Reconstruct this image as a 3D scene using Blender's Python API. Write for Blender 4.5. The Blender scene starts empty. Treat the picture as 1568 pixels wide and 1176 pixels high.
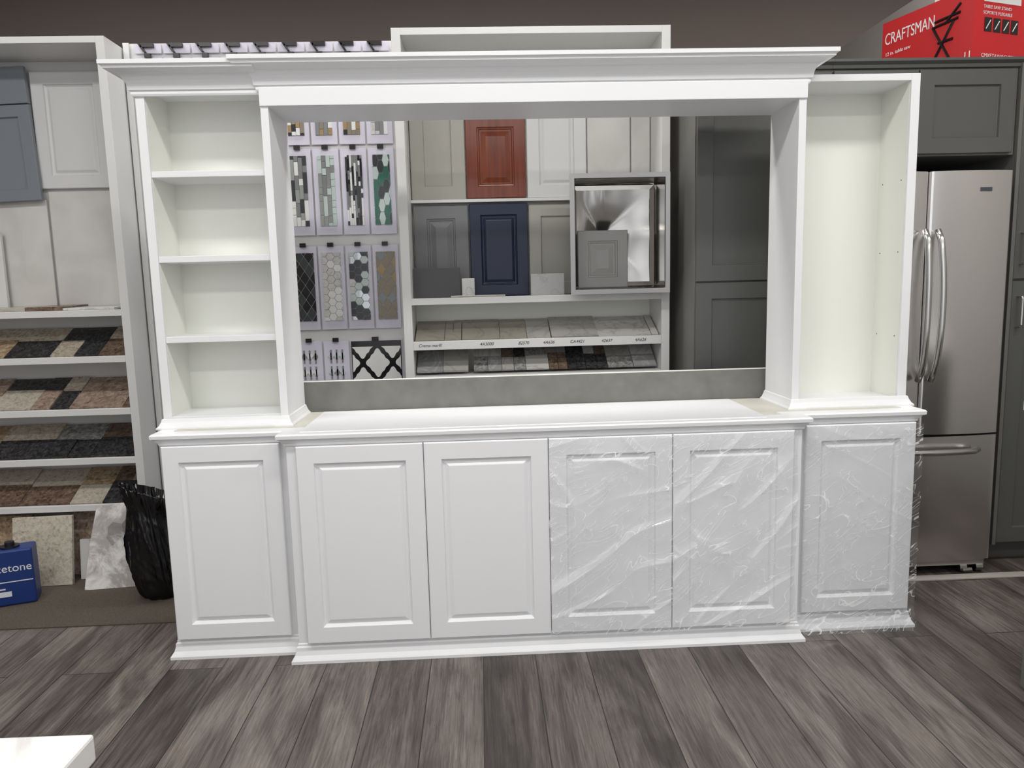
import bpy, math, random
import numpy as np
from mathutils import Vector, Matrix, noise as mnoise
random.seed(7)
SC=bpy.context.scene
COL=SC.collection
try:
    SC.view_settings.view_transform='Standard'; SC.view_settings.look='None'
except Exception: pass

def lin(c):
    return tuple(((v/255)/12.92 if v/255<=.04045 else ((v/255+.055)/1.055)**2.4) for v in c)+(1,)

# ---------------------------------------------------------------- materials
def mat(name,rgb,rough=.5,metal=0,spec=.5,bump=0,bscale=200,coat=0):
    m=bpy.data.materials.new(name);m.use_nodes=True;nt=m.node_tree;b=nt.nodes['Principled BSDF']
    b.inputs['Base Color'].default_value=lin(rgb);b.inputs['Roughness'].default_value=rough
    b.inputs['Metallic'].default_value=metal;b.inputs['Specular IOR Level'].default_value=spec
    b.inputs['Coat Weight'].default_value=coat
    tc=nt.nodes.new('ShaderNodeTexCoord');n=nt.nodes.new('ShaderNodeTexNoise');n.inputs['Scale'].default_value=bscale
    nt.links.new(tc.outputs['Object'],n.inputs['Vector'])
    if bump>0:
        bp=nt.nodes.new('ShaderNodeBump');bp.inputs['Strength'].default_value=bump;bp.inputs['Distance'].default_value=.002
        nt.links.new(n.outputs[0],bp.inputs['Height']);nt.links.new(bp.outputs[0],b.inputs['Normal'])
    return m
def nodes(name):
    m=bpy.data.materials.new(name);m.use_nodes=True;nt=m.node_tree
    return m,nt,nt.nodes['Principled BSDF']
def ramp(nt,src,stops,interp='LINEAR'):
    r=nt.nodes.new('ShaderNodeValToRGB');r.color_ramp.interpolation=interp
    e=r.color_ramp.elements
    while len(e)<len(stops):e.new(.5)
    for i,(p,c) in enumerate(stops):
        e[i].position=p;e[i].color=lin(c)
    nt.links.new(src,r.inputs[0]);return r.outputs[0]
def mapped(nt,scale=(1,1,1),rot=(0,0,0),loc=(0,0,0)):
    tc=nt.nodes.new('ShaderNodeTexCoord');mp=nt.nodes.new('ShaderNodeMapping')
    mp.inputs['Scale'].default_value=scale;mp.inputs['Rotation'].default_value=rot;mp.inputs['Location'].default_value=loc
    nt.links.new(tc.outputs['Object'],mp.inputs[0]);return mp.outputs[0]
def noise(nt,vec,scale,detail=4,dist=0,rough=.5):
    n=nt.nodes.new('ShaderNodeTexNoise');n.inputs['Scale'].default_value=scale;n.inputs['Detail'].default_value=detail
    n.inputs['Distortion'].default_value=dist;n.inputs['Roughness'].default_value=rough
    nt.links.new(vec,n.inputs['Vector']);return n.outputs[0]
def mix(nt,f,a,b,mode='MIX'):
    x=nt.nodes.new('ShaderNodeMix');x.data_type='RGBA';x.blend_type=mode
    if isinstance(f,float):x.inputs[0].default_value=f
    else:nt.links.new(f,x.inputs[0])
    for i,v in((6,a),(7,b)):
        if isinstance(v,tuple):x.inputs[i].default_value=lin(v)
        else:nt.links.new(v,x.inputs[i])
    return x.outputs[2]
def granite(name,cols,scale=40,seed=0,rough=.25):
    m,nt,b=nodes(name);v=mapped(nt,loc=(seed,seed*2.3,seed*.7))
    n1=noise(nt,v,scale,6,.6,.7);k=len(cols)
    c1=ramp(nt,n1,[(.30+.4*i/(k-1),c) for i,c in enumerate(cols)])
    vo=nt.nodes.new('ShaderNodeTexVoronoi');vo.inputs['Scale'].default_value=scale*2.2;nt.links.new(v,vo.inputs['Vector'])
    c2=ramp(nt,vo.outputs['Color'],[(0,cols[0]),(.3,cols[len(cols)//2]),(1,cols[-1])])
    nt.links.new(mix(nt,.45,c1,c2),b.inputs['Base Color']);b.inputs['Roughness'].default_value=rough;return m
def marble(name,base,vein,scale=4,seed=0):
    m,nt,b=nodes(name);v=mapped(nt,loc=(seed,seed,seed))
    n1=noise(nt,v,scale,8,1.2,.55)
    c=ramp(nt,n1,[(0,base),(.47,base),(.5,vein),(.53,base),(1,base)])
    n2=noise(nt,v,scale*.6,3);c2=ramp(nt,n2,[(.3,base),(.8,tuple(int(.9*q) for q in base))])
    nt.links.new(mix(nt,.5,c,c2),b.inputs['Base Color']);b.inputs['Roughness'].default_value=.25;return m

WHITE=mat('white_paint',(235,236,238),.36,bump=.03,bscale=300)
WHITE2=mat('white_melamine_rack',(218,218,217),.45)
CREAM=mat('cream_interior_panel',(236,237,229),.5)
PLY=mat('cream_counter_strip',(204,203,192),.5,bump=.3,bscale=90)
GPANEL,nt,b=nodes('concrete_grey_panel')
nt.links.new(ramp(nt,noise(nt,mapped(nt),14,6,.3),[(.3,(108,108,104)),(.7,(122,122,117))]),b.inputs['Base Color']);b.inputs['Roughness'].default_value=.6
DGREY=mat('dark_grey_cabinet_paint',(86,87,85),.36,bump=.1,bscale=80)
DGREY2=mat('dark_grey_side_panel',(108,107,104),.35)
HANDLE=mat('brushed_nickel',(205,205,203),.22,1)
TAUPE=mat('taupe_wall_paint',(122,112,106),.8,bump=.15,bscale=150)
LGW=mat('light_grey_wall_paint',(158,155,151),.8,bump=.15,bscale=150)
CEIL=mat('ceiling_paint',(200,198,194),.9)
BLACK=mat('black_plastic',(14,14,15),.3)
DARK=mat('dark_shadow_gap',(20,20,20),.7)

def floor_mat():
    m,nt,b=nodes('grey_wood_plank_floor')
    v=mapped(nt,rot=(0,0,math.radians(90)),loc=(0,.06,0))
    br=nt.nodes.new('ShaderNodeTexBrick');nt.links.new(v,br.inputs['Vector'])
    br.inputs['Scale'].default_value=1;br.inputs['Brick Width'].default_value=1.22;br.inputs['Row Height'].default_value=.178
    br.inputs['Mortar Size'].default_value=.0016;br.inputs['Mortar Smooth'].default_value=.2
    br.offset=.37;br.offset_frequency=2;br.inputs['Color1'].default_value=(0,0,0,1);br.inputs['Color2'].default_value=(1,1,1,1);br.inputs['Mortar'].default_value=(.5,.5,.5,1)
    add=nt.nodes.new('ShaderNodeVectorMath');add.operation='MULTIPLY_ADD'
    tc=nt.nodes.new('ShaderNodeTexCoord')
    nt.links.new(br.outputs['Color'],add.inputs[0]);add.inputs[1].default_value=(7.3,11.1,3.7);nt.links.new(tc.outputs['Object'],add.inputs[2])
    def mp(s):
        q=nt.nodes.new('ShaderNodeMapping');q.inputs['Scale'].default_value=s;nt.links.new(add.outputs[0],q.inputs[0]);return q.outputs[0]
    g1=noise(nt,mp((24,1.7,1)),1,12,1.1,.7)
    g2=noise(nt,mp((170,5,1)),1,6,.5,.75)
    g3=noise(nt,mp((8,1.8,1)),1,4,1.2,.5)
    c1=ramp(nt,g1,[(.33,(58,53,52)),(.44,(96,90,87)),(.51,(134,127,122)),(.58,(106,100,96)),(.68,(168,161,155))])
    c2=ramp(nt,g2,[(.36,(72,67,65)),(.64,(162,155,150))])
    c=mix(nt,.45,c1,c2)
    c3=ramp(nt,g3,[(.36,(150,146,145)),(.62,(252,250,248))])
    c=mix(nt,.85,c,c3,'MULTIPLY')
    pl=ramp(nt,br.outputs['Color'],[(0,(184,181,179)),(.5,(226,222,219)),(1,(255,253,250))])
    c=mix(nt,.9,c,pl,'MULTIPLY')
    c=mix(nt,br.outputs['Fac'],c,(30,28,28))
    nt.links.new(c,b.inputs['Base Color']);b.inputs['Roughness'].default_value=.40
    b.inputs['Specular IOR Level'].default_value=.4
    bp=nt.nodes.new('ShaderNodeBump');bp.inputs['Strength'].default_value=.2;bp.inputs['Distance'].default_value=.002
    nt.links.new(g2,bp.inputs['Height']);nt.links.new(bp.outputs[0],b.inputs['Normal'])
    return m
FLOOR=floor_mat()
CARPET,nt,b=nodes('brown_carpet')
nt.links.new(ramp(nt,noise(nt,mapped(nt),260,3,0,.8),[(.3,(56,49,42)),(.7,(96,87,76))]),b.inputs['Base Color']);b.inputs['Roughness'].default_value=.95

def steel(name,col=(196,197,199),rough=.26,streak=(160,160,.6),var=.02):
    m,nt,b=nodes(name);b.inputs['Metallic'].default_value=1;b.inputs['Base Color'].default_value=lin(col)
    n=noise(nt,mapped(nt,scale=streak),1,4)
    r=nt.nodes.new('ShaderNodeMapRange');r.inputs[3].default_value=rough-var;r.inputs[4].default_value=rough+var
    nt.links.new(n,r.inputs[0]);nt.links.new(r.outputs[0],b.inputs['Roughness'])
    return m
STEEL=steel('brushed_stainless_fridge',(236,234,233),.22)
SINK=steel('brushed_stainless_sink',(192,190,187),.16,(.8,.8,160))

# ---------------------------------------------------------------- mesh builder
class M:
    def __init__(s):s.v=[];s.f=[];s.m=[];s.T=Matrix.Identity(4)
    def add(s,vs,fs,mi=0):
        o=len(s.v);s.v+=[tuple(s.T@Vector(p)) for p in vs]
        for f in fs:
            s.f.append([o+i for i in f]);s.m.append(mi)
    def box(s,x0,x1,y0,y1,z0,z1,mi=0):
        s.add([(x0,y0,z0),(x1,y0,z0),(x1,y1,z0),(x0,y1,z0),(x0,y0,z1),(x1,y0,z1),(x1,y1,z1),(x0,y1,z1)],
              [(0,3,2,1),(4,5,6,7),(0,1,5,4),(1,2,6,5),(2,3,7,6),(3,0,4,7)],mi)
    def rings(s,x0,x1,z0,z1,y,rings,th,mi=0,cm=None):
        vs=[];fs=[]
        rr=[(0,th)]+rings
        for ins,d in rr:
            vs+=[(x0+ins,y+d,z0+ins),(x1-ins,y+d,z0+ins),(x1-ins,y+d,z1-ins),(x0+ins,y+d,z1-ins)]
        for k in range(len(rr)-1):
            a=4*k;bq=a+4
            for i in range(4):
                j=(i+1)%4;fs.append((a+i,a+j,bq+j,bq+i))
        s.add(vs,fs,mi)
        a=4*(len(rr)-1);s.add(vs[a:a+4],[(0,1,2,3)],mi if cm is None else cm)
        s.add(vs[0:4],[(0,3,2,1)],mi)
    def raised(s,x0,x1,z0,z1,y,fw=.055,th=.02,mi=0):
        s.rings(x0,x1,z0,z1,y,[(0,.003),(.003,0),(fw,0),(fw+.003,.005),(fw+.008,.006),(fw+.012,.0105),(fw+.018,.0105),(fw+.036,.004),(fw+.040,.0025)],th,mi)
    def panelled(s,x0,x1,z0,z1,y,fw=.055,th=.02,mi=0):
        s.rings(x0,x1,z0,z1,y,[(0,.003),(.003,0),(fw,0),(fw+.003,.007),(fw+.009,.011),(fw+.013,.011),(fw+.024,.0045),(fw+.026,.004)],th,mi)
    def shaker(s,x0,x1,z0,z1,y,fw=.055,th=.02,mi=0):
        s.rings(x0,x1,z0,z1,y,[(0,.002),(.002,0),(fw,0),(fw+.003,.009),(fw+.005,.010)],th,mi)
    def sweep(s,prof,path,mi=0):
        P=[Vector(p) for p in path];n=len(P);N=[]
        seg=[(P[i+1]-P[i]).normalized() for i in range(n-1)]
        nr=[Vector((d.y,-d.x)) for d in seg]
        for i in range(n):
            if i==0:N.append(nr[0])
            elif i==n-1:N.append(nr[-1])
            else:N.append((nr[i-1]+nr[i])/(1+nr[i-1].dot(nr[i])))
        k=len(prof);vs=[];fs=[]
        for i in range(n):
            for o,z in prof:vs.append((P[i].x+N[i].x*o,P[i].y+N[i].y*o,z))
        for i in range(n-1):
            for j in range(k):
                jj=(j+1)%k;fs.append((i*k+j,i*k+jj,(i+1)*k+jj,(i+1)*k+j))
        fs.append(tuple(range(k))[::-1]);fs.append(tuple((n-1)*k+j for j in range(k)))
        s.add(vs,fs,mi)
    def tube(s,pts,r,mi=0,n=10):
        P=[Vector(p) for p in pts];vs=[];fs=[]
        for i,p in enumerate(P):
            d=(P[min(i+1,len(P)-1)]-P[max(i-1,0)]).normalized()
            a=d.cross(Vector((.3,.1,.95)) if abs(d.z)<.9 else Vector((1,0,0))).normalized();bq=d.cross(a)
            for j in range(n):
                t=2*math.pi*j/n;vs.append(tuple(p+a*math.cos(t)*r+bq*math.sin(t)*r))
        for i in range(len(P)-1):
            for j in range(n):
                jj=(j+1)%n;fs.append((i*n+j,i*n+jj,(i+1)*n+jj,(i+1)*n+j))
        fs.append(tuple(range(n))[::-1]);fs.append(tuple((len(P)-1)*n+j for j in range(n)))
        s.add(vs,fs,mi)
    def prism(s,poly,y0,y1,mi=0):
        k=len(poly);vs=[(x,y0,z) for x,z in poly]+[(x,y1,z) for x,z in poly]
        fs=[tuple(range(k)),tuple(range(k,2*k))[::-1]]+[(j,j+k,(j+1)%k+k,(j+1)%k) for j in range(k)]
        s.add(vs,fs,mi)
    def obj(s,name,mats,parent=None,bevel=0,smooth=False):
        me=bpy.data.meshes.new(name);me.from_pydata(s.v,[],s.f);me.update()
        for m in mats:me.materials.append(m)
        for p,i in zip(me.polygons,s.m):p.material_index=i
        import bmesh
        bm=bmesh.new();bm.from_mesh(me);bmesh.ops.recalc_face_normals(bm,faces=bm.faces);bm.to_mesh(me);bm.free()
        if smooth:
            for p in me.polygons:p.use_smooth=True
        o=bpy.data.objects.new(name,me);COL.objects.link(o)
        if parent:o.parent=parent
        if bevel:
            md=o.modifiers.new('bevel','BEVEL');md.width=bevel;md.segments=2;md.limit_method='ANGLE';md.angle_limit=math.radians(50)
        return o
def root(name,loc=(0,0,0)):
    e=bpy.data.objects.new(name,None);e.empty_display_size=.1;COL.objects.link(e);return e
def text(name,body,size,loc,rot,m,parent=None,ext=.0004,align='LEFT',shear=0,sx=1):
    c=bpy.data.curves.new(name,'FONT');c.body=body;c.size=size;c.extrude=ext;c.align_x=align;c.shear=shear
    c.materials.append(m);o=bpy.data.objects.new(name,c);COL.objects.link(o);o.location=loc;o.rotation_euler=rot;o.scale=(sx,1,1)
    if parent:o.parent=parent
    return o

# ---------------------------------------------------------------- room
a=M();a.box(-4,4.2,-4.5,2.6,-.05,0);a.obj('floor',[FLOOR])
a=M();a.box(-4,4.2,2.5,2.6,0,3.3);a.obj('wall_back',[TAUPE])
a=M();a.box(-4.1,-4,-4.5,2.6,0,3.3);a.obj('wall_left',[TAUPE])
a=M();a.box(2.75,2.85,-4.5,1.28,0,3.3);a.obj('wall_right',[LGW])
a=M();a.box(2.03,2.10,1.28,2.5,0,2.65);a.obj('wall_partition',[LGW])
a=M();a.box(-4.1,4.2,-4.5,2.6,3.3,3.35);a.obj('ceiling',[CEIL])
a=M();a.box(-3.98,-1.41,.365,2.48,0,.005);a.obj('carpet',[CARPET])
a=M();a.box(1.345,2.7,.455,.50,0,.008);a.obj('trim_threshold',[mat('pale_threshold',(190,186,178),.4)],bevel=.002)

# ---------------------------------------------------------------- entertainment center
EC=root('entertainment_center')
a=M()
a.box(-.87,.87,.02,.445,.0,.79)
a.box(-1.305,-.87,.09,.445,.0,.79);a.box(.87,1.305,.09,.445,.0,.79)
a.obj('base_carcass',[WHITE],EC,bevel=.001)
path=[(-1.305,.445),(-1.305,.09),(-.87,.09),(-.87,.02),(.87,.02),(.87,.09),(1.305,.09),(1.305,.445)]
a=M();a.sweep([(0,.758),(.005,.758),(.007,.766),(.013,.773),(.016,.780),(.025,.784),(.026,.795),(.022,.800),(-.05,.800),(-.05,.785),(0,.785)],path);a.obj('counter_edge_moulding',[WHITE],EC)
a=M();a.sweep([(0,0),(.023,0),(.023,.010),(.019,.016),(.012,.026),(.008,.040),(.007,.052),(.003,.057),(.003,.063),(0,.066)],path);a.obj('base_moulding',[WHITE],EC)
a=M();a.box(-.825,.752,.03,.43,.785,.8025);a.obj('counter_top',[WHITE],EC,bevel=.001)
a=M();a.box(-1.27,-.825,.12,.445,.785,.8015);a.box(.752,1.27,.12,.445,.785,.8015);a.box(-.825,.752,.431,.445,.785,.8015);a.obj('counter_side_strips',[PLY],EC)
xs=[(-.835,-.4175),(-.4145,-.0015),(.0015,.4185),(.4215,.8365)]
for i,(x0,x1) in enumerate(xs):
    a=M();a.panelled(x0,x1,.071,.757,.0,.057);a.obj('cabinet_door_%d'%(i+1),[WHITE],EC)
for i,(x0,x1) in enumerate([(-1.300,-.907),(.907,1.300)]):
    a=M();a.panelled(x0,x1,.071,.757,.07,.055);a.obj('side_cabinet_door_%d'%(i+1),[WHITE],EC)
# hutch
a=M()
a.box(-1.325,-1.296,.175,.37,.80,1.955)
for z0,z1 in((1.652,1.672),(1.371,1.392),(1.098,1.119)):a.box(-1.296,-.918,.180,.36,z0,z1)
a.box(-1.296,-.918,.175,.36,.80,.842);a.box(-1.296,-.918,.175,.36,1.937,2.0)
a.box(-1.325,-1.296,.175,.37,1.955,2.0)
a.box(1.287,1.318,.175,.37,.80,1.951);a.box(.918,1.287,.175,.37,1.928,1.951);a.box(.918,1.287,.175,.36,.80,.826)
a.obj('tower_frames',[WHITE],EC,bevel=.0012)
a=M();a.box(-1.296,-.918,.36,.37,.80,1.95);a.box(.918,1.287,.36,.37,.80,1.94)
a.box(-1.2958,-1.2945,.185,.36,.842,1.937);a.box(1.2855,1.2868,.185,.36,.826,1.928)
a.obj('tower_linings',[CREAM],EC)
a=M()
for z in(1.35,1.05,1.6):
    for y in(.21,.33):a.tube([(1.2852,y,z),(1.2845,y,z)],.0022,n=8)
a.obj('shelf_pin_holes',[DARK],EC)
a=M();a.box(-.918,-.892,.163,.41,.80,1.93);a.box(.892,.918,.163,.41,.80,1.93);a.obj('pillar_panels',[WHITE],EC,bevel=.0012)
a=M();a.box(-.918,.918,.156,.178,1.871,1.93);a.box(-.918,.918,.178,.41,1.871,1.887);a.box(-.915,.915,.17,.41,1.93,2.012);a.obj('header',[WHITE],EC,bevel=.0015)
cp=[(0,1.918),(.006,1.918),(.009,1.924),(.009,1.932),(.014,1.936),(.016,1.944)]
for t in range(1,8):
    an=t/7*math.pi/2;cp.append((.016+.048*(1-math.cos(an)),1.944+.046*math.sin(an)))
crown=cp+[(.067,1.992),(.067,1.998),(.076,2.002),(.076,2.015),(0,2.015)]
a=M();a.sweep(crown,[(-.918,.41),(-.918,.167),(.918,.167),(.918,.41)]);a.obj('crown_moulding',[WHITE],EC)
a=M();a.sweep([(o,z-.008) for o,z in crown],[(-1.325,.37),(-1.325,.175),(-.92,.175)]);a.obj('tower_crown_moulding',[WHITE],EC)
sm=[(0,.80),(.020,.80),(.020,.806),(.013,.812),(.007,.824),(.004,.834),(0,.836)]
a=M();a.sweep(sm,[(-1.325,.37),(-1.325,.173),(-.918,.173),(-.918,.163),(-.892,.163),(-.892,.41)])
a.sweep(sm,[(.892,.41),(.892,.163),(.918,.163),(.918,.173),(1.318,.173),(1.318,.37)]);a.obj('hutch_foot_moulding',[WHITE],EC)
a=M();a.box(-.905,.905,.432,.444,.803,.917);a.box(-.905,.905,.432,.444,.917,.920,1);a.obj('grey_backing_panel',[GPANEL,CREAM],EC)

# plastic film on three doors
def film_mat():
    m=bpy.data.materials.new('clear_plastic_film');m.use_nodes=True;nt=m.node_tree;nt.nodes.clear()
    out=nt.nodes.new('ShaderNodeOutputMaterial');tr=nt.nodes.new('ShaderNodeBsdfTransparent')
    tr.inputs[0].default_value=(.885,.89,.895,1)
    gl=nt.nodes.new('ShaderNodeBsdfGlossy');gl.inputs['Roughness'].default_value=.09;gl.inputs['Color'].default_value=(.10,.10,.10,1)
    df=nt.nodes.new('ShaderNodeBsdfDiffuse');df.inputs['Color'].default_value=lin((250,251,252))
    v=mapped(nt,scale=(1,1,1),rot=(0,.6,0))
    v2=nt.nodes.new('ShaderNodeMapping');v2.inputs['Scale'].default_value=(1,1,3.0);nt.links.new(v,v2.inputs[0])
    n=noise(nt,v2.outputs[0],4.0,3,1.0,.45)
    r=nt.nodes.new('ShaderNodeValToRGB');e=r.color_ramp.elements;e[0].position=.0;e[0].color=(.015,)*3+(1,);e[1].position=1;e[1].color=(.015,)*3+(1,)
    for p,c in((.40,.015),(.406,.45),(.412,.05),(.488,.03),(.5,.7),(.506,.08),(.60,.015),(.606,.5),(.615,.015)):  # narrow white stops paint the glints along the film's creases
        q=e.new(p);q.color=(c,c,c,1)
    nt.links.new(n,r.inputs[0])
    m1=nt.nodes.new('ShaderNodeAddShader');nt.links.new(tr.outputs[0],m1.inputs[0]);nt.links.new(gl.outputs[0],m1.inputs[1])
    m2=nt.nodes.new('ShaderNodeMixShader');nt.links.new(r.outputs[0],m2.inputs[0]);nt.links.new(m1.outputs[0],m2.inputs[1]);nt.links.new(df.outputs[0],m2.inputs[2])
    nt.links.new(m2.outputs[0],out.inputs[0]);return m
FILM=film_mat()
def film(name,x0,x1,z0,z1,y,seed,flare=0,lean=.5):
    nx,nz=150,240;vs=[];fs=[]
    for j in range(nz+1):
        for i in range(nx+1):
            u=i/nx;w=j/nz
            ex=.006*mnoise.noise(Vector((seed,w*6,0)))
            x=x0+(x1-x0)*u+ex*(1 if u in(0,1) else .5);z=z0+(z1-z0)*w
            if j==0:z+=.006*mnoise.noise(Vector((u*7,seed,2)))
            X=x+.05*mnoise.noise(Vector((x*3,z*3,seed+4)));Z=z+.05*mnoise.noise(Vector((x*3,z*3,seed+9)))
            p=X*math.cos(lean)+Z*math.sin(lean);q=-X*math.sin(lean)+Z*math.cos(lean)
            a1=(1-abs(mnoise.noise(Vector((p*1.8,q*9,seed)))))**10
            p2=X*math.cos(-.8)+Z*math.sin(-.8);q2=-X*math.sin(-.8)+Z*math.cos(-.8)
            a2=(1-abs(mnoise.noise(Vector((p2*2.2,q2*7,seed+20)))))**13
            ms=max(0,min(1,.5+1.6*mnoise.noise(Vector((x*3,z*3,seed+30)))))
            d=.011*a1*ms+.010*a2*(1-ms)+.006*mnoise.noise(Vector((x*5,z*7,seed+7)))+.0005*mnoise.noise(Vector((x*16,z*26,seed)))*ms
            yy=y-.006-max(0,d+.004)
            if flare and w<.1:yy-=flare*((.1-w)/.1)**1.5
            vs.append((x,yy,z))
    for j in range(nz):
        for i in range(nx):
            k=j*(nx+1)+i;fs.append((k,k+1,k+nx+2,k+nx+1))
    a=M();a.add(vs,fs);o=a.obj(name,[FILM],smooth=True);return o
film('plastic_wrap',-.0,.4195,.066,.757,.0,1.7,lean=.25)
film('plastic_wrap',.4205,.845,.069,.757,.0,5.2,lean=.7)
film('plastic_wrap',.900,1.318,.008,.755,.07,9.1,.03,lean=-.5)

# ---------------------------------------------------------------- left stone sample rack
GR=[granite('granite_gold',[(60,48,38),(158,134,106),(206,190,164)],42,1),granite('granite_black',[(16,16,17),(40,40,42),(90,90,92)],50,2),
 granite('granite_beige',[(96,84,74),(180,168,150),(218,210,196)],44,3),granite('granite_brown',[(34,26,24),(98,80,68),(156,134,116)],40,4),
 granite('granite_grey',[(46,46,46),(126,126,124),(196,194,190)],46,5),granite('granite_white_black',[(26,22,24),(96,86,84),(214,211,206),(224,222,218)],9,6),
 granite('granite_cream',[(118,104,88),(186,178,162),(208,203,192)],55,7),granite('granite_pink',[(64,48,44),(150,128,114),(196,180,164)],38,8),
 marble('marble_white',(212,211,208),(150,150,152),6,1),marble('marble_beige',(176,171,160),(136,128,118),5,4),marble('marble_grey',(150,150,149),(190,190,190),5,7)]
LR=root('stone_sample_rack')
a=M()
a.box(-1.757,-1.722,.85,1.12,.006,2.322);a.box(-3.0,-2.965,.85,1.12,.006,2.322)
a.box(-2.965,-1.757,.85,1.12,2.296,2.322);a.box(-2.965,-1.757,1.10,1.12,.006,2.296)
SH=[1.190,.990,.760,.541,.330]
for z in SH:
    a.box(-2.965,-1.757,.85,1.10,z-.006,z+.006);a.box(-2.965,-1.757,.848,.868,z-.012,z+.016)
a.obj('rack_frame',[WHITE2],LR,bevel=.001)
ss=[M() for _ in GR]
def tilt_row(x0,x1,y0,z0,y1,z1,w,choice,split=1,th=.010,gap=.002,subs=(1,1,2)):
    ang=math.atan2(z1-z0,y1-y0);L=math.hypot(z1-z0,y1-y0)
    x=x0
    while x<x1-.03:
        ww=min(w*random.uniform(.7,1.3),x1-x)
        ks=[0,random.uniform(.4,.62),1] if split>1 else [0,1]
        for k in range(len(ks)-1):
            i=random.choice(choice);sub=random.choice(subs) if split>1 else 1
            for q in range(sub):
                if q:i=random.choice(choice)
                ss[i].T=Matrix.Translation((x+ww*q/sub,y0,z0))@Matrix.Rotation(ang,4,'X')
                ss[i].box(0,ww/sub-gap,L*ks[k],L*ks[k+1]-gap,0,th*random.uniform(.6,1.4))
        x+=ww
for z in SH[1:]:
    tilt_row(-2.95,-1.765,.872,z+.012,1.085,z+.125,.19,[0,1,2,3,4,6,7,1,2,0,6],2,subs=(1,1,1,2))
tilt_row(-2.95,-1.765,.872,1.207,1.09,1.212,.2,[0,2,8,9,3],1,.012)
for m_,q in zip(GR,ss):
    if q.v:q.obj('stone_tiles_'+m_.name,[m_],LR)
BG=mat('blue_grey_door',(124,130,138),.4);WD=mat('white_door',(216,216,216),.4)
OFFW,nt,b=nodes('off_white_marbled_panel');nt.links.new(ramp(nt,noise(nt,mapped(nt),5,5,.8),[(.3,(216,214,210)),(.7,(200,198,194))]),b.inputs['Base Color'])
def dsample(name,x0,x1,z0,z1,y,m,kind='shaker',fw=.05,roll=0):
    a=M();cx,cz=(x0+x1)/2,(z0+z1)/2
    a.T=Matrix.Translation((cx,y,cz))@Matrix.Rotation(roll,4,'Y')@Matrix.Translation((-cx,0,-cz))
    getattr(a,kind)(x0,x1,z0,z1,0,fw,.018);return a.obj(name,[m])
dsample('white_cabinet_door_sample',-2.165,-1.838,1.747,2.25,1.075,WD,'panelled',.055)
a=M();a.T=Matrix.Translation((-2.31,1.045,1.98))@Matrix.Rotation(math.radians(-2),4,'Y')
a.shaker(-.15,.15,-.29,.12,0,.05,.02);a.rings(-.15,.15,.125,.28,0,[(0,.002),(.002,0)],.02)
a.obj('blue_grey_cabinet_door_sample',[BG])
a=M();a.rings(-2.14,-1.80,1.22,1.735,1.085,[(0,.002),(.002,0)],.012);a.rings(-2.56,-2.15,1.22,1.70,1.08,[(0,.002),(.002,0)],.012);a.obj('off_white_sample_panel',[OFFW],LR)
a=M();a.raised(-2.80,-2.345,1.215,1.56,1.04,.05,.018);a.obj('white_cabinet_door_sample',[WD])

# stone slabs on the floor
def slab(name,cx,y,w,h,m,yaw=0,roll=0,lean=.12,z=0.006,irregular=False):
    a=M();pts=[(-w/2,0),(w/2,0),(w/2,h),(-w/2,h)]
    if irregular:pts=[(-w/2,0),(w/2,.0),(w*.52,h*.55),(w*.5,h),(-w*.28,h*.97),(-w*.42,h*.5)]
    a.prism(pts,0,.02);o=a.obj(name,[m],bevel=.002)
    o.matrix_world=Matrix.Translation((cx,y,z))@Matrix.Rotation(yaw,4,'Z')@Matrix.Rotation(-lean,4,'X')@Matrix.Rotation(roll,4,'Y');return o
slab('stone_slab_sample',-2.17,.775,.25,.305,GR[6],0.05,0,.18,irregular=False)
slab('stone_slab_sample',-1.85,.72,.215,.37,GR[5],.1,0,.25,irregular=True)
slab('stone_slab_sample',-2.45,.90,.34,.28,GR[0],0,0,.12)
slab('stone_slab_sample',-1.97,.90,.26,.29,GR[7],0,0,.12)
slab('stone_slab_sample',-1.98,.84,.12,.18,GR[8],0,0,.12)

# can
CAN=root('solvent_can')
a=M();a.box(-.085,.085,-.05,.05,0,.235);o1=a.obj('can_body',[mat('blue_can_print',(24,50,112),.35)],CAN,bevel=.008)
a=M();a.tube([(0,0,.235),(0,0,.242)],.035,n=24);a.tube([(0,0,.242),(0,0,.258)],.018,n=16);a.obj('can_cap',[mat('can_tin',(60,60,66),.3,.8)],CAN)
LBL=mat('label_white',(215,218,225),.4)
text('can_label_title','Acetone',.046,(-.078,-.0512,.145),(math.pi/2,0,0),LBL,CAN)
a=M();a.box(-.08,.08,-.0512,-.0505,.10,.104);a.box(-.08,.0,-.0512,-.0505,.04,.062);a.box(-.08,-.02,-.0512,-.0505,.07,.076);a.box(-.08,-.045,-.0512,-.0505,.195,.22);a.obj('can_label',[LBL],CAN)
CAN.location=(-2.195,.63,.006);CAN.rotation_euler=(0,0,math.radians(20))

# trash bag
me=M();nu,nv=96,70;vs=[];fs=[]
for j in range(nv+1):
    w=j/nv
    for i in range(nu):
        t=2*math.pi*i/nu;ct,st=math.cos(t),math.sin(t)
        pr=.080+.022*math.sin(w*1.3*math.pi)**.8 if w*1.3<1 else .080
        if w<.06:pr*=.75+.25*(w/.06)**.5
        if w>.82:pr+=.018*math.sin((w-.82)/.18*math.pi*.5)
        v1=mnoise.noise(Vector((ct*1.5+w*.8,st*1.5,w*1.6)));v2=(1-abs(mnoise.noise(Vector((ct*3.2+w*1.2,st*3.2,w*1.5+5)))))**4
        v3=(1-abs(mnoise.noise(Vector((ct*2+w*4,st*2,w*6+11)))))**7
        rd=pr*(.86+.14*v1+.17*v2+.05*v3)
        vs.append((ct*rd-.035*w,st*rd*.85,w*.46+(.035*math.cos(t+2.8)+.015*v1)*w*w))
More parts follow.
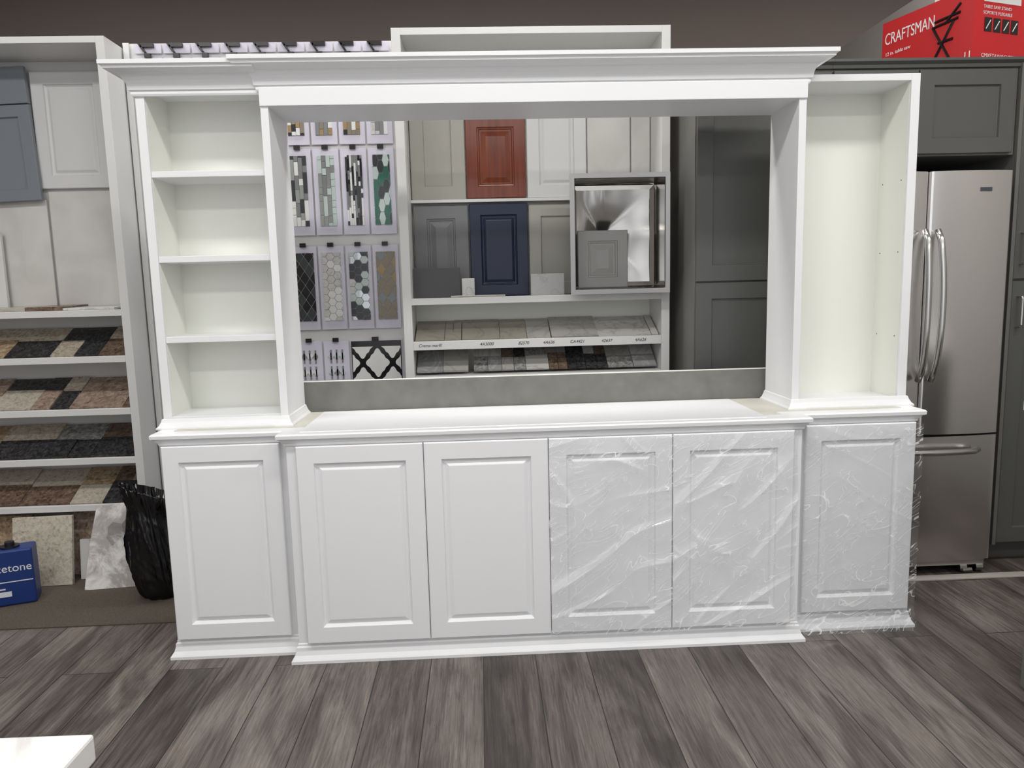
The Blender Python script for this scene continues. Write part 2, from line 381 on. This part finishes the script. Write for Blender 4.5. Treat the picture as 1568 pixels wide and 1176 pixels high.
for j in range(nv):
    for i in range(nu):
        k=j*nu+i;k2=j*nu+(i+1)%nu;fs.append((k,k2,k2+nu,k+nu))
fs.append(tuple(range(nu))[::-1])
o0=len(vs)
for i in range(nu):
    p=vs[nv*nu+i];vs.append(((p[0]+.035)*.86-.035,p[1]*.86,p[2]-.06))
for i in range(nu):fs.append((nv*nu+i,nv*nu+(i+1)%nu,o0+(i+1)%nu,o0+i))
vs.append((-.03,0,.34))
for i in range(nu):fs.append((o0+i,o0+(i+1)%nu,len(vs)-1))
me.add(vs,fs);o=me.obj('trash_bag',[mat('black_bag_plastic',(13,13,15),.18)],smooth=True);o.location=(-1.59,.63,.006)

# ---------------------------------------------------------------- mosaic rack
MR=root('mosaic_tile_sample_rack')
a=M();a.box(-1.715,-.562,1.012,1.03,.1,2.34);a.box(-1.715,-1.69,1.0,1.1,.006,2.34);a.box(-.59,-.562,1.03,1.1,.006,2.34);a.obj('rack_board',[WHITE2],MR)
BOARD=mat('lavender_sample_board',(214,211,226),.45);HK=BLACK
TC=[mat('tile_black',(26,27,29),.15),mat('tile_white',(226,226,224),.15),mat('tile_grey',(128,130,132),.15),mat('tile_green',(52,104,88),.08),
 mat('tile_taupe',(132,122,102),.2),mat('tile_dark_grey',(60,64,66),.15),mat('tile_gold',(156,130,88),.2),mat('tile_pale',(190,204,200),.12),
 mat('tile_mirror',(200,205,206),.05,1),marble('tile_marble',(210,209,206),(150,150,150),20,2),mat('tile_blue',(30,60,112),.1)]
tm=M();bd=M();hk=M()
def clip(poly,x0,x1,z0,z1):
    for ax,lim,sg in((0,x0,1),(0,x1,-1),(1,z0,1),(1,z1,-1)):
        out=[]
        for i in range(len(poly)):
            p,q=poly[i],poly[(i+1)%len(poly)];dp=(p[ax]-lim)*sg;dq=(q[ax]-lim)*sg
            if dp>=0:out.append(p)
            if (dp>=0)!=(dq>=0):
                t=dp/(dp-dq);out.append((p[0]+(q[0]-p[0])*t,p[1]+(q[1]-p[1])*t))
        poly=out
        if len(poly)<3:return None
    return poly
def mosaic(x0,z1,kind,pal):
    W,Hh=.114,.375;Y=1.0
    bd.box(x0,x0+W,Y,Y+.006,z1-Hh,z1)
    hk.box(x0+W/2-.013,x0+W/2+.013,Y-.012,Y+.001,z1-.004,z1+.014)
    ax0,ax1,az0,az1=x0+.020,x0+W-.020,z1-.335,z1-.030
    if kind in('hex','diamond'):ax0-=.006;ax1+=.006
    def put(poly,c):
        p=clip(poly,ax0,ax1,az0,az1)
        if p:tm.prism(p,Y-.005,Y+.001,c)
    if kind=='bars':
        n=4;w=(ax1-ax0)/n
        for i in range(n):
            z=az0-random.uniform(0,.05)
            while z<az1:
                h=random.choice([.03,.06,.09]);put([(ax0+i*w+.0008,z+.001),(ax0+(i+1)*w-.0008,z+.001),(ax0+(i+1)*w-.0008,z+h-.001),(ax0+i*w+.0008,z+h-.001)],random.choice(pal));z+=h
    elif kind=='sticks':
        n=8;w=(ax1-ax0)/n
        for i in range(n):
            z=az0-random.uniform(0,.05)
            while z<az1:
                h=random.choice([.02,.05,.08]);put([(ax0+i*w+.0005,z+.0006),(ax0+(i+1)*w-.0005,z+.0006),(ax0+(i+1)*w-.0005,z+h-.0006),(ax0+i*w+.0005,z+h-.0006)],random.choice(pal));z+=h
    elif kind in('hex','longhex','diamond'):
        r={'hex':.0195,'longhex':.0155,'diamond':.0215}[kind];st={'hex':1,'longhex':2.1,'diamond':1.5}[kind]
        if kind=='diamond':
            dx=2*r;dz=2*r*st
            for j in range(-1,14):
                for i in range(-1,5):
                    cx=ax0+i*dx+(j%2)*r;cz=az0+j*dz/2
                    g=.93;put([(cx,cz-r*st*g),(cx+r*g,cz),(cx,cz+r*st*g),(cx-r*g,cz)],random.choice(pal))
        else:
            dx=r*1.5;hz=r*.866*st
            for i in range(-1,5):
                for j in range(-1,12):
                    cx=ax0+.01+i*dx;cz=az0+j*hz*2+(i%2)*hz
                    put([(cx+.94*r*math.cos(math.pi/3*k),cz+.94*r*st*math.sin(math.pi/3*k)) for k in range(6)],random.choice(pal))
    elif kind=='stem':
        for i in range(3):
            for j in range(4):
                cx=ax0+.012+i*.026;cz=az0+.04+j*.075
                put([(cx-.003,cz-.03),(cx+.003,cz-.03),(cx+.003,cz+.03),(cx-.003,cz+.03)],2)
                put([(cx,cz-.018),(cx+.012,cz),(cx,cz+.018),(cx-.012,cz)],random.choice(pal))
ZT=[2.279,1.886,1.462,1.034,.63]
spec={(0,0):('bars',[1,2,9]),(1,0):('bars',[6,0,1,4]),(2,0):('bars',[6,1,4,2]),(3,0):('bars',[0,6,1,4]),
 (0,1):('longhex',[3,5,7,3]),(1,1):('sticks',[0,5,2,1]),(2,1):('bars',[7,8,7,2]),(3,1):('bars',[8,5,2,1]),
 (0,2):('diamond',[4,6,4,4,2]),(1,2):('hex',[1,7,5,9,8,5]),(2,2):('hex',[9,1,9]),(3,2):('diamond',[0,5,0]),
 (0,3):('lantern',[]),(1,3):None,(2,3):('stem',[2,7]),(3,3):('stem',[2,1])}
kinds=['bars','hex','diamond','sticks','longhex','stem']
for r in range(5):
    for c in range(9):
        x0=-.577-.114-c*.122;s=spec.get((c,r),(random.choice(kinds),random.sample(range(10),3))) if c<4 else (random.choice(kinds),random.sample([0,1,2,4,5,7,8,10],3))
        if c==8:s=(['bars','bars','hex','sticks','diamond'][r],[[0,10,5],[10,5,1],[0,1,5],[0,5,2],[1,2,7]][r])
        if s is None:continue
        if s[0]=='lantern':
            z1=ZT[r];X0=x0-.122
            bd.box(X0,x0+.114,1.0,1.006,z1-.375,z1);tm.box(X0+.004,x0+.110,.996,1.001,z1-.37,z1-.004,0)
            hk.box(X0+.10,X0+.13,.988,1.001,z1-.004,z1+.014)
            for j in range(-1,5):
                for i in range(-1,4):
                    cx=X0+.122+(i-1)*.136+(j%2)*.068;cz=z1-.105-j*.086
                    for sc_,mi_,yo in((1.0,1,0),):
                        pl=[]
                        for k in range(64):
                            t=2*math.pi*k/64;rr=.040*sc_*(1+.34*abs(math.cos(2*t))**3+.05*math.cos(8*t));pl.append((cx+rr*math.cos(t)*.98,cz+rr*1.2*math.sin(t)))
                        p=clip(pl,X0+.008,x0+.106,z1-.365,z1-.03)
                        if p:tm.prism(p,.994-yo,.9965-yo,mi_)
            continue
        mosaic(x0,ZT[r],*s)
for c in range(9):
    x0=-.577-.114-c*.122
    bd.box(x0,x0+.114,1.0,1.006,2.296,2.336);hk.box(x0+.03,x0+.085,.985,1.0,2.318,2.334)
    hk.prism([(x0+.02,2.332),(x0+.03,2.332),(x0+.052,2.298),(x0+.042,2.298)],.985,1.0)
bd.obj('sample_boards',[BOARD],MR);tm.obj('mosaic_tiles',TC,MR);hk.obj('display_hooks',[HK],MR)

# ---------------------------------------------------------------- centre display cabinet
DR=root('sample_display_cabinet')
a=M()
a.box(-.55,-.512,.85,1.10,0,2.34);a.box(.59,.627,.85,1.10,0,2.34);a.box(-.512,.59,.85,1.10,2.312,2.34)
a.box(-.512,.59,.85,1.08,1.190,1.218);a.box(-.512,.59,1.02,1.08,1.645,1.658)
a.box(-.512,.59,.85,1.08,.992,1.0);a.box(-.512,.59,.848,.866,.992,1.030)
a.box(-.512,.59,.848,1.08,.858,.874);a.box(-.512,.59,.848,1.08,.5,.52);a.box(-.512,.59,.848,1.08,.08,.1)
a.obj('cabinet_frame',[WHITE2],DR,bevel=.001)
a=M();a.box(-.512,.59,1.08,1.10,0,2.312);a.obj('cabinet_back',[CREAM],DR)
DM=[marble('display_tile_light',(172,170,164),(140,138,134),5,11),marble('display_tile_beige',(156,152,140),(126,122,112),5,14),marble('display_tile_white',(196,194,190),(140,140,140),5,17)]  # toned-down marbles: the shade on these shelves is put into their colours
GRs=GR;GR=DM+[GR[4],GR[1],GR[0],GR[3],GR[10]]
ss=[M() for _ in GR]
tilt_row(-.505,-.30,.875,1.026,1.06,1.105,.10,[1,0],2,.006)
tilt_row(-.298,.10,.875,1.026,1.06,1.105,.14,[0,0,1],1,.008)
tilt_row(.102,.585,.875,1.026,1.06,1.105,.30,[0,2],1,.008)
tilt_row(-.505,-.25,.90,.885,1.06,.985,.12,[0,7],1,.008)
tilt_row(-.249,.585,.90,.885,1.06,.985,.10,[3,4,5,6,7,0,2,3],2,.008)
tilt_row(-.505,.585,.90,.53,1.06,.62,.12,[3,4,5,6,7,0],1,.008)
for m_,q in zip(GR,ss):
    if q.v:q.obj('stone_tiles_'+m_.name,[m_],DR)
GR=GRs
INK=mat('black_marker',(20,20,25),.6)
for x,t_ in((-.49,'Crema marfil'),(-.22,'4A3000'),(-.05,'82570'),(.06,'4A636'),(.18,'CA4421'),(.32,'42637'),(.47,'4A626')):
    text('shelf_label_text',t_,.019,(x,.8475,1.006),(math.pi/2,0,0),INK,DR,shear=.3)
GRG=mat('greige_door',(168,166,157),.4);CH,nt,b=nodes('cherry_wood_door')
nt.links.new(ramp(nt,noise(nt,mapped(nt,scale=(40,40,2.5)),1,5,.5),[(.3,(104,44,24)),(.7,(130,62,34))]),b.inputs['Base Color']);b.inputs['Roughness'].default_value=.25;b.inputs['Coat Weight'].default_value=.3
NAVY=mat('navy_door',(28,38,64),.35);MG=mat('mid_grey_door',(118,119,120),.4)
dsample('greige_cabinet_door_sample',-.508,-.262,1.660,2.16,1.05,GRG,'shaker',.06)
dsample('cherry_cabinet_door_sample',-.258,.014,1.664,2.03,1.05,CH,'raised',.052)
dsample('white_cabinet_door_sample',.020,.292,1.660,2.14,1.05,WD,'panelled',.055)
a=M();a.rings(.298,.495,1.660,2.10,1.06,[(0,.002),(.002,0)],.015);a.rings(.50,.586,1.660,2.12,1.055,[(0,.002),(.002,0)],.015);a.obj('off_white_sample_panel',[OFFW],DR)
dsample('grey_cabinet_door_sample',-.505,-.255,1.220,1.636,1.04,MG,'raised',.06)
dsample('navy_cabinet_door_sample',-.250,.016,1.220,1.638,1.03,NAVY,'panelled',.05)
dsample('greige_cabinet_door_sample',.022,.29,1.220,1.634,1.045,GRG,'shaker',.055)
a=M();a.rings(-.508,-.300,1.2185,1.352,.95,[(0,.001),(.001,0)],.01);a.obj('dark_tile_sample',[mat('dark_slate_tile',(76,76,78),.5)])
a=M();a.rings(-.292,-.235,1.2185,1.302,.955,[(0,.001),(.001,0)],.01);a.obj('marble_tile_sample',[GR[8]])
a=M();a.rings(.02,.172,1.2185,1.315,.96,[(0,.001),(.001,0)],.01);a.obj('marble_tile_sample',[marble('light_grey_marble',(190,190,189),(160,160,160),8,3)])
a=M();a.rings(-.34,-.10,1.2185,1.2265,.88,[(0,.001),(.001,0)],.05);a.obj('tile_edge_sample',[GR[9]])

# sink standing on its side
SK=root('stainless_steel_sink')
a=M()
x0,x1,z0,z1=.179,.608,1.2195,1.726;yf=.772;w=.020;dp=.17
R0=[(0,.010),(0,0),(w,0),(w+.003,.004),(w+.006,dp-.03),(w+.012,dp-.010),(w+.03,dp)]
vs=[];fs=[]
for ins,d in R0:vs+=[(x0+ins,yf+d,z0+ins),(x1-ins,yf+d,z0+ins),(x1-ins,yf+d,z1-ins),(x0+ins,yf+d,z1-ins)]
for k in range(len(R0)-1):
    for i in range(4):
        j=(i+1)%4;fs.append((4*k+i,4*k+j,4*k+4+j,4*k+4+i))
a.add(vs,fs);a.obj('bowl_walls',[SINK],SK)
k=4*(len(R0)-1);c4=vs[k:k+4];dc=Vector((.345,yf+dp+.062,z0+.262))
N=28;bv=[];bf=[]
X0_,X1_,Z0_,Z1_=c4[0][0],c4[1][0],c4[0][2],c4[2][2]
for j in range(N+1):
    for i in range(N+1):
        x=X0_+(X1_-X0_)*i/N;z=Z0_+(Z1_-Z0_)*j/N
        fx=(x-X0_)/(dc.x-X0_) if x<dc.x else (X1_-x)/(X1_-dc.x)
        fz=(z-Z0_)/(dc.z-Z0_) if z<dc.z else (Z1_-z)/(Z1_-dc.z)
        t=min(fx,fz)
        bv.append((x,yf+dp+.055*t*(.55+.45*t)+.010*math.sin(math.pi*max(fx,fz))*(1-t),z))
for j in range(N):
    for i in range(N):
        q=j*(N+1)+i;bf.append((q,q+1,q+N+2,q+N+1))
a=M();a.add(bv,bf);a.obj('bowl_floor',[SINK],SK,smooth=True)
a=M();a.tube([(dc.x,dc.y-.005,dc.z),(dc.x,dc.y-.012,dc.z)],.050,n=32);a.obj('drain_ring',[HANDLE],SK)
a=M();a.tube([(dc.x,dc.y-.012,dc.z),(dc.x,dc.y-.0135,dc.z)],.036,n=32);a.obj('drain_hole',[DARK],SK)
dsample('grey_cabinet_door_sample',.224,.446,1.246,1.496,.875,mat('sample_grey',(156,156,154),.4),'raised',.045)

# ---------------------------------------------------------------- dark grey cabinets
PC=root('pantry_cabinet')
a=M();a.box(.668,1.215,.62,1.2,0,2.10);a.obj('carcass',[DGREY2],PC,bevel=.001)
a=M();a.shaker(.672,1.211,1.262,2.075,.6,.065);a.shaker(.672,1.211,.10,1.256,.6,.065);a.obj('pantry_doors',[DGREY],PC)
a=M();a.sweep([(0,2.085),(.012,2.088),(.014,2.10),(.03,2.11),(.03,2.12),(0,2.12)],[(.668,1.2),(.668,.62),(1.215,.62)]);a.obj('crown_trim',[DGREY],PC)
UC=root('over_fridge_cabinet')
a=M();a.box(1.216,1.985,.62,1.2,1.745,2.10);a.obj('carcass',[DGREY2],UC,bevel=.001)
a=M();a.shaker(1.22,1.565,1.752,2.078,.6,.06);a.shaker(1.570,1.965,1.752,2.078,.6,.06);a.obj('cabinet_doors',[DGREY],UC)
a=M();a.sweep([(0,2.085),(.012,2.088),(.014,2.10),(.03,2.11),(.03,2.12),(0,2.12)],[(1.216,.62),(1.986,.62)]);a.obj('crown_trim',[DGREY],UC)
TPC=root('tall_pantry_cabinet')
a=M();a.box(1.988,2.70,.62,1.2,.09,2.10);a.box(1.988,2.70,.68,1.2,0,.09);a.box(1.988,2.004,.60,.62,.09,2.10);a.obj('carcass',[DGREY2],TPC,bevel=.001)
a=M();a.shaker(2.006,2.35,1.240,2.078,.6,.065);a.shaker(2.006,2.35,.10,1.232,.6,.065);a.shaker(2.354,2.698,1.240,2.078,.6,.065);a.shaker(2.354,2.698,.10,1.232,.6,.065);a.obj('cabinet_doors',[DGREY],TPC)
a=M();a.sweep([(0,2.085),(.012,2.088),(.014,2.10),(.03,2.11),(.03,2.12),(0,2.12)],[(1.986,.62),(2.70,.62)]);a.obj('crown_trim',[DGREY],TPC)
a=M()
for za,zb,xx in((1.30,1.43,2.03),(1.04,1.17,2.03)):
    a.tube([(xx,.60,za),(xx,.572,za+.004),(xx,.570,za+.01),(xx,.570,zb-.01),(xx,.572,zb-.004),(xx,.60,zb)],.005)
a.obj('pull_handles',[HANDLE],TPC)
a=M();a.box(1.217,1.985,1.12,1.2,0,1.744);a.obj('fridge_recess_shade_panel',[DARK])  # near-black sheet, its colour stands for the shade in the fridge recess

# refrigerator
FR=root('refrigerator')
def fdoor(x0,x1,z0,z1,yf=.5,bul=.016):
    n=24
    xs_=sorted(set([0,.003,.006,.012]+[(x1-x0)*i/n for i in range(1,n)]+[(x1-x0)-q for q in(.012,.006,.003,0)]))
    prof=[]
    for e0 in xs_:
        u=e0/(x1-x0);e=min(e0,(x1-x0)-e0);yy=yf+bul*(2*u-1)**2
        if e<.012:yy+=.012-math.sqrt(max(0,.012**2-(.012-e)**2))
        prof.append((x0+e0,yy))
    poly=prof+[(x1,.575),(x0,.575)]
    k=len(poly);vs=[(x,y,z0) for x,y in poly]+[(x,y,z1) for x,y in poly]
    fs=[tuple(range(k)),tuple(range(k,2*k))[::-1]]+[(j,j+k,(j+1)%k+k,(j+1)%k) for j in range(k)]
    a=M();a.add(vs,fs);return a
def autosmooth(o,ang=35):
    for p in o.data.polygons:p.use_smooth=abs(p.normal.z)<.5
    import bmesh
    bm=bmesh.new();bm.from_mesh(o.data)
    for e in bm.edges:
        if len(e.link_faces)==2 and e.calc_face_angle()>math.radians(ang):e.smooth=False
    bm.to_mesh(o.data);bm.free()
for nm,args in(('door_left',(1.235,1.575,.612,1.670)),('door_right',(1.580,1.920,.612,1.670)),('freezer_drawer',(1.235,1.920,.065,.603))):
    o=fdoor(*args).obj(nm,[STEEL],FR);autosmooth(o)
a=M();a.box(1.245,1.91,.576,1.10,.05,1.655);a.obj('fridge_body',[mat('fridge_grey_sides',(80,80,82),.5)],FR)
a=M();a.box(1.25,1.905,.53,.60,.035,.062);
for x in(1.28,1.80,1.87):a.tube([(x,.545,.022),(x+.03,.545,.022)],.022,n=16)
a.tube([(1.81,.53,.012),(1.85,.53,.012)],.012,n=12)
a.obj('toe_grille_and_feet',[HANDLE],FR)
a=M()
for sx in(-1,1):
    xh=1.5775+sx*.026;pts=[]
    for i in range(17):
        t=i/16;pts.append((xh+sx*.004*math.sin(math.pi*t),.50-.012-.05*math.sin(math.pi*t)**.5,.84+t*.60))
    a.tube(pts,.0125,n=12)
pts=[]
for i in range(17):
    t=i/16;pts.append((1.32+t*.50,.50-.012-.045*math.sin(math.pi*t)**.4,.548))
a.tube(pts,.0125,n=12)
a.obj('door_handles',[HANDLE],FR,smooth=True)
a=M();a.box(1.775,1.822,.4985,.512,1.588,1.604);a.obj('badge',[mat('badge_dark',(70,72,80),.3)],FR)

# red tool carton on top
BX=root('red_tool_carton')
RED=mat('red_carton_print',(186,30,34),.45);RED2=mat('bright_red_carton_print',(204,26,34),.45)
p0=Vector((1.815,.66));p1=Vector((1.68,1.10));dl=(p1-p0);Ls=dl.length;dl.normalize();dr=Vector((-dl.y,dl.x))*-1
if dr.x<0:dr=-dr
W2=.62;zb,zt=2.121,2.415
a=M();c=[p0,p0+dr*W2,p0+dr*W2+dl*Ls,p0+dl*Ls]
a.add([(q.x,q.y,zb) for q in c]+[(q.x,q.y,zt) for q in c],[(0,3,2,1),(4,5,6,7),(3,0,4,7),(2,3,7,6),(1,2,6,5)],0)
a.add([(q.x,q.y,z) for z in(zb,zt) for q in(c[0],c[1])],[(0,1,3,2)],1);a.obj('carton',[RED,RED2],BX)
angL=math.atan2((-dl).y,(-dl).x);angR=math.atan2(dr.y,dr.x)
nl=Vector((-dr.x,-dr.y))
def onL(s,z,off=.001):
    q=p1-dl*s+nl*off;return (q.x,q.y,z)
def onR(s,z,off=.001):
    q=p0+dr*s-dl*off;return (q.x,q.y,z)
WH=mat('carton_white_print',(225,225,225),.5)
text('carton_title','CRAFTSMAN',.070,onL(.015,2.315),(math.pi/2,0,angL),WH,BX,sx=.66)
text('carton_subtitle','12 in. table saw',.022,onL(.02,2.265),(math.pi/2,0,angL),WH,BX)
def quadR(s0,s1,z0,z1,m,off=.0015):
    q=M();q.add([onR(s0,z0,off),onR(s1,z0,off),onR(s1,z1,off),onR(s0,z1,off)],[(0,1,2,3)]);return q.obj('print_patch',[m],BX)
for sa,za,sb,zb2 in((.28,2.17,.37,2.31),(.36,2.16,.27,2.31),(.27,2.31,.39,2.315),(.30,2.24,.37,2.24),(.33,2.31,.40,2.37),(.28,2.33,.40,2.335)):
    q=M();q.tube([onL(sa,za,.002),onL(sb,zb2,.002)],.0055,n=6);q.obj('printed_stand_picture',[BLACK],BX)
text('carton_badge','11',.04,onL(.42,2.14),(math.pi/2,0,angL),WH,BX)
for i in range(4):quadR(.06+i*.05,.10+i*.05,2.245,2.30,BLACK)
quadR(.05,.26,2.36,2.39,WH);text('carton_code','CMXETAX69434502',.022,onR(.05,2.145),(math.pi/2,0,angR),WH,BX)
for i in range(4):
    q=M();q.tube([onR(.068+i*.05,2.255,.002),onR(.092+i*.05,2.29,.002)],.002,n=6);q.obj('print_icon',[WH],BX)
text('carton_subtext','TABLE SAW STAND',.018,onR(.05,2.335),(math.pi/2,0,angR),WH,BX)
text('carton_subtext2','SOPORTE PLEGABLE',.018,onR(.05,2.312),(math.pi/2,0,angR),WH,BX)

# ---------------------------------------------------------------- foreground furniture
TB=root('marble_top_table')
a=M();a.box(-1.7,0,-.75,0,-.035,0);o=a.obj('marble_top',[marble('foreground_marble',(226,225,223),(176,174,172),4,3)],TB,bevel=.004)
a=M();a.box(-1.66,-.04,-.71,-.04,-.75,-.036);a.obj('table_base',[WHITE],TB)
TB.location=(-.687,-1.557,.75);TB.rotation_euler=(0,0,math.radians(-1))
IS=root('island_cabinet')
a=M();a.box(1.42,2.1,-1.4,-.335,0,.86);a.obj('carcass',[DGREY2],IS)
a=M();a.box(1.39,2.13,-1.43,-.305,.86,.89);a.obj('island_top',[marble('island_marble',(220,219,217),(160,160,160),3,9)],IS,bevel=.003)

# ---------------------------------------------------------------- lights
def area(name,loc,sx,sy,e,rot=(0,0,0),col=(1,.98,.95)):
    l=bpy.data.lights.new(name,'AREA');l.shape='RECTANGLE';l.size=sx;l.size_y=sy;l.energy=e;l.color=col
    o=bpy.data.objects.new(name,l);COL.objects.link(o);o.location=loc;o.rotation_euler=rot
    return o
FX=mat('light_housing',(230,230,230),.5)
for x in(-2.2,-.1,2.0):
    for y,e in((-3.0,22),(-1.2,30),(.75,22)):
        area('ceiling_light',(x,y,3.22),1.15,.28,e)
        a=M();a.box(x-.62,x+.62,y-.18,y-.15,3.22,3.299);a.box(x-.62,x+.62,y+.15,y+.18,3.22,3.299);a.box(x-.62,x-.59,y-.15,y+.15,3.22,3.299);a.box(x+.59,x+.62,y-.15,y+.15,3.22,3.299);a.obj('ceiling_light_fixture',[FX])
# made-up glow beyond the open camera side: brighter above, bands added for fridge reflections
w=bpy.data.worlds.new('World');SC.world=w;w.use_nodes=True;nt=w.node_tree;bg=nt.nodes['Background']
tc=nt.nodes.new('ShaderNodeTexCoord');mp=nt.nodes.new('ShaderNodeMapping');mp.inputs['Scale'].default_value=(5,5,.5);nt.links.new(tc.outputs['Generated'],mp.inputs[0])
n1=noise(nt,mp.outputs[0],1.3,2,0,.4)
sp=nt.nodes.new('ShaderNodeSeparateXYZ');nt.links.new(tc.outputs['Generated'],sp.inputs[0])
m1=nt.nodes.new('ShaderNodeMapRange');m1.inputs[1].default_value=-.25;m1.inputs[2].default_value=.25;m1.inputs[3].default_value=.58;m1.inputs[4].default_value=1.15;nt.links.new(sp.outputs[2],m1.inputs[0])
m2=nt.nodes.new('ShaderNodeMapRange');m2.inputs[1].default_value=.36;m2.inputs[2].default_value=.64;m2.inputs[3].default_value=.6;m2.inputs[4].default_value=1.45;nt.links.new(n1,m2.inputs[0])
mu=nt.nodes.new('ShaderNodeMath');mu.operation='MULTIPLY';nt.links.new(m1.outputs[0],mu.inputs[0]);nt.links.new(m2.outputs[0],mu.inputs[1])
nt.links.new(mu.outputs[0],bg.inputs[1]);bg.inputs[0].default_value=(.96,.975,1,1)

# ---------------------------------------------------------------- camera
yaw,pitch,roll=.0404,.1337,-.0251
f=Vector((math.sin(yaw)*math.cos(pitch),math.cos(yaw)*math.cos(pitch),-math.sin(pitch)))
r=Vector((math.cos(yaw),-math.sin(yaw),0));u=r.cross(f)
c_,s_=math.cos(roll),math.sin(roll);r2=c_*r+s_*u;u2=-s_*r+c_*u
cd=bpy.data.cameras.new('camera');cd.sensor_width=36;cd.sensor_fit='HORIZONTAL';cd.lens=1123.05/1568*36;cd.clip_start=.02
co=bpy.data.objects.new('camera',cd);COL.objects.link(co)
mw=Matrix.Identity(4)
for i in range(3):mw[i][0]=r2[i];mw[i][1]=u2[i];mw[i][2]=-f[i]
mw[0][3],mw[1][3],mw[2][3]=-.2126,-2.3892,1.2661
co.matrix_world=mw;SC.camera=co
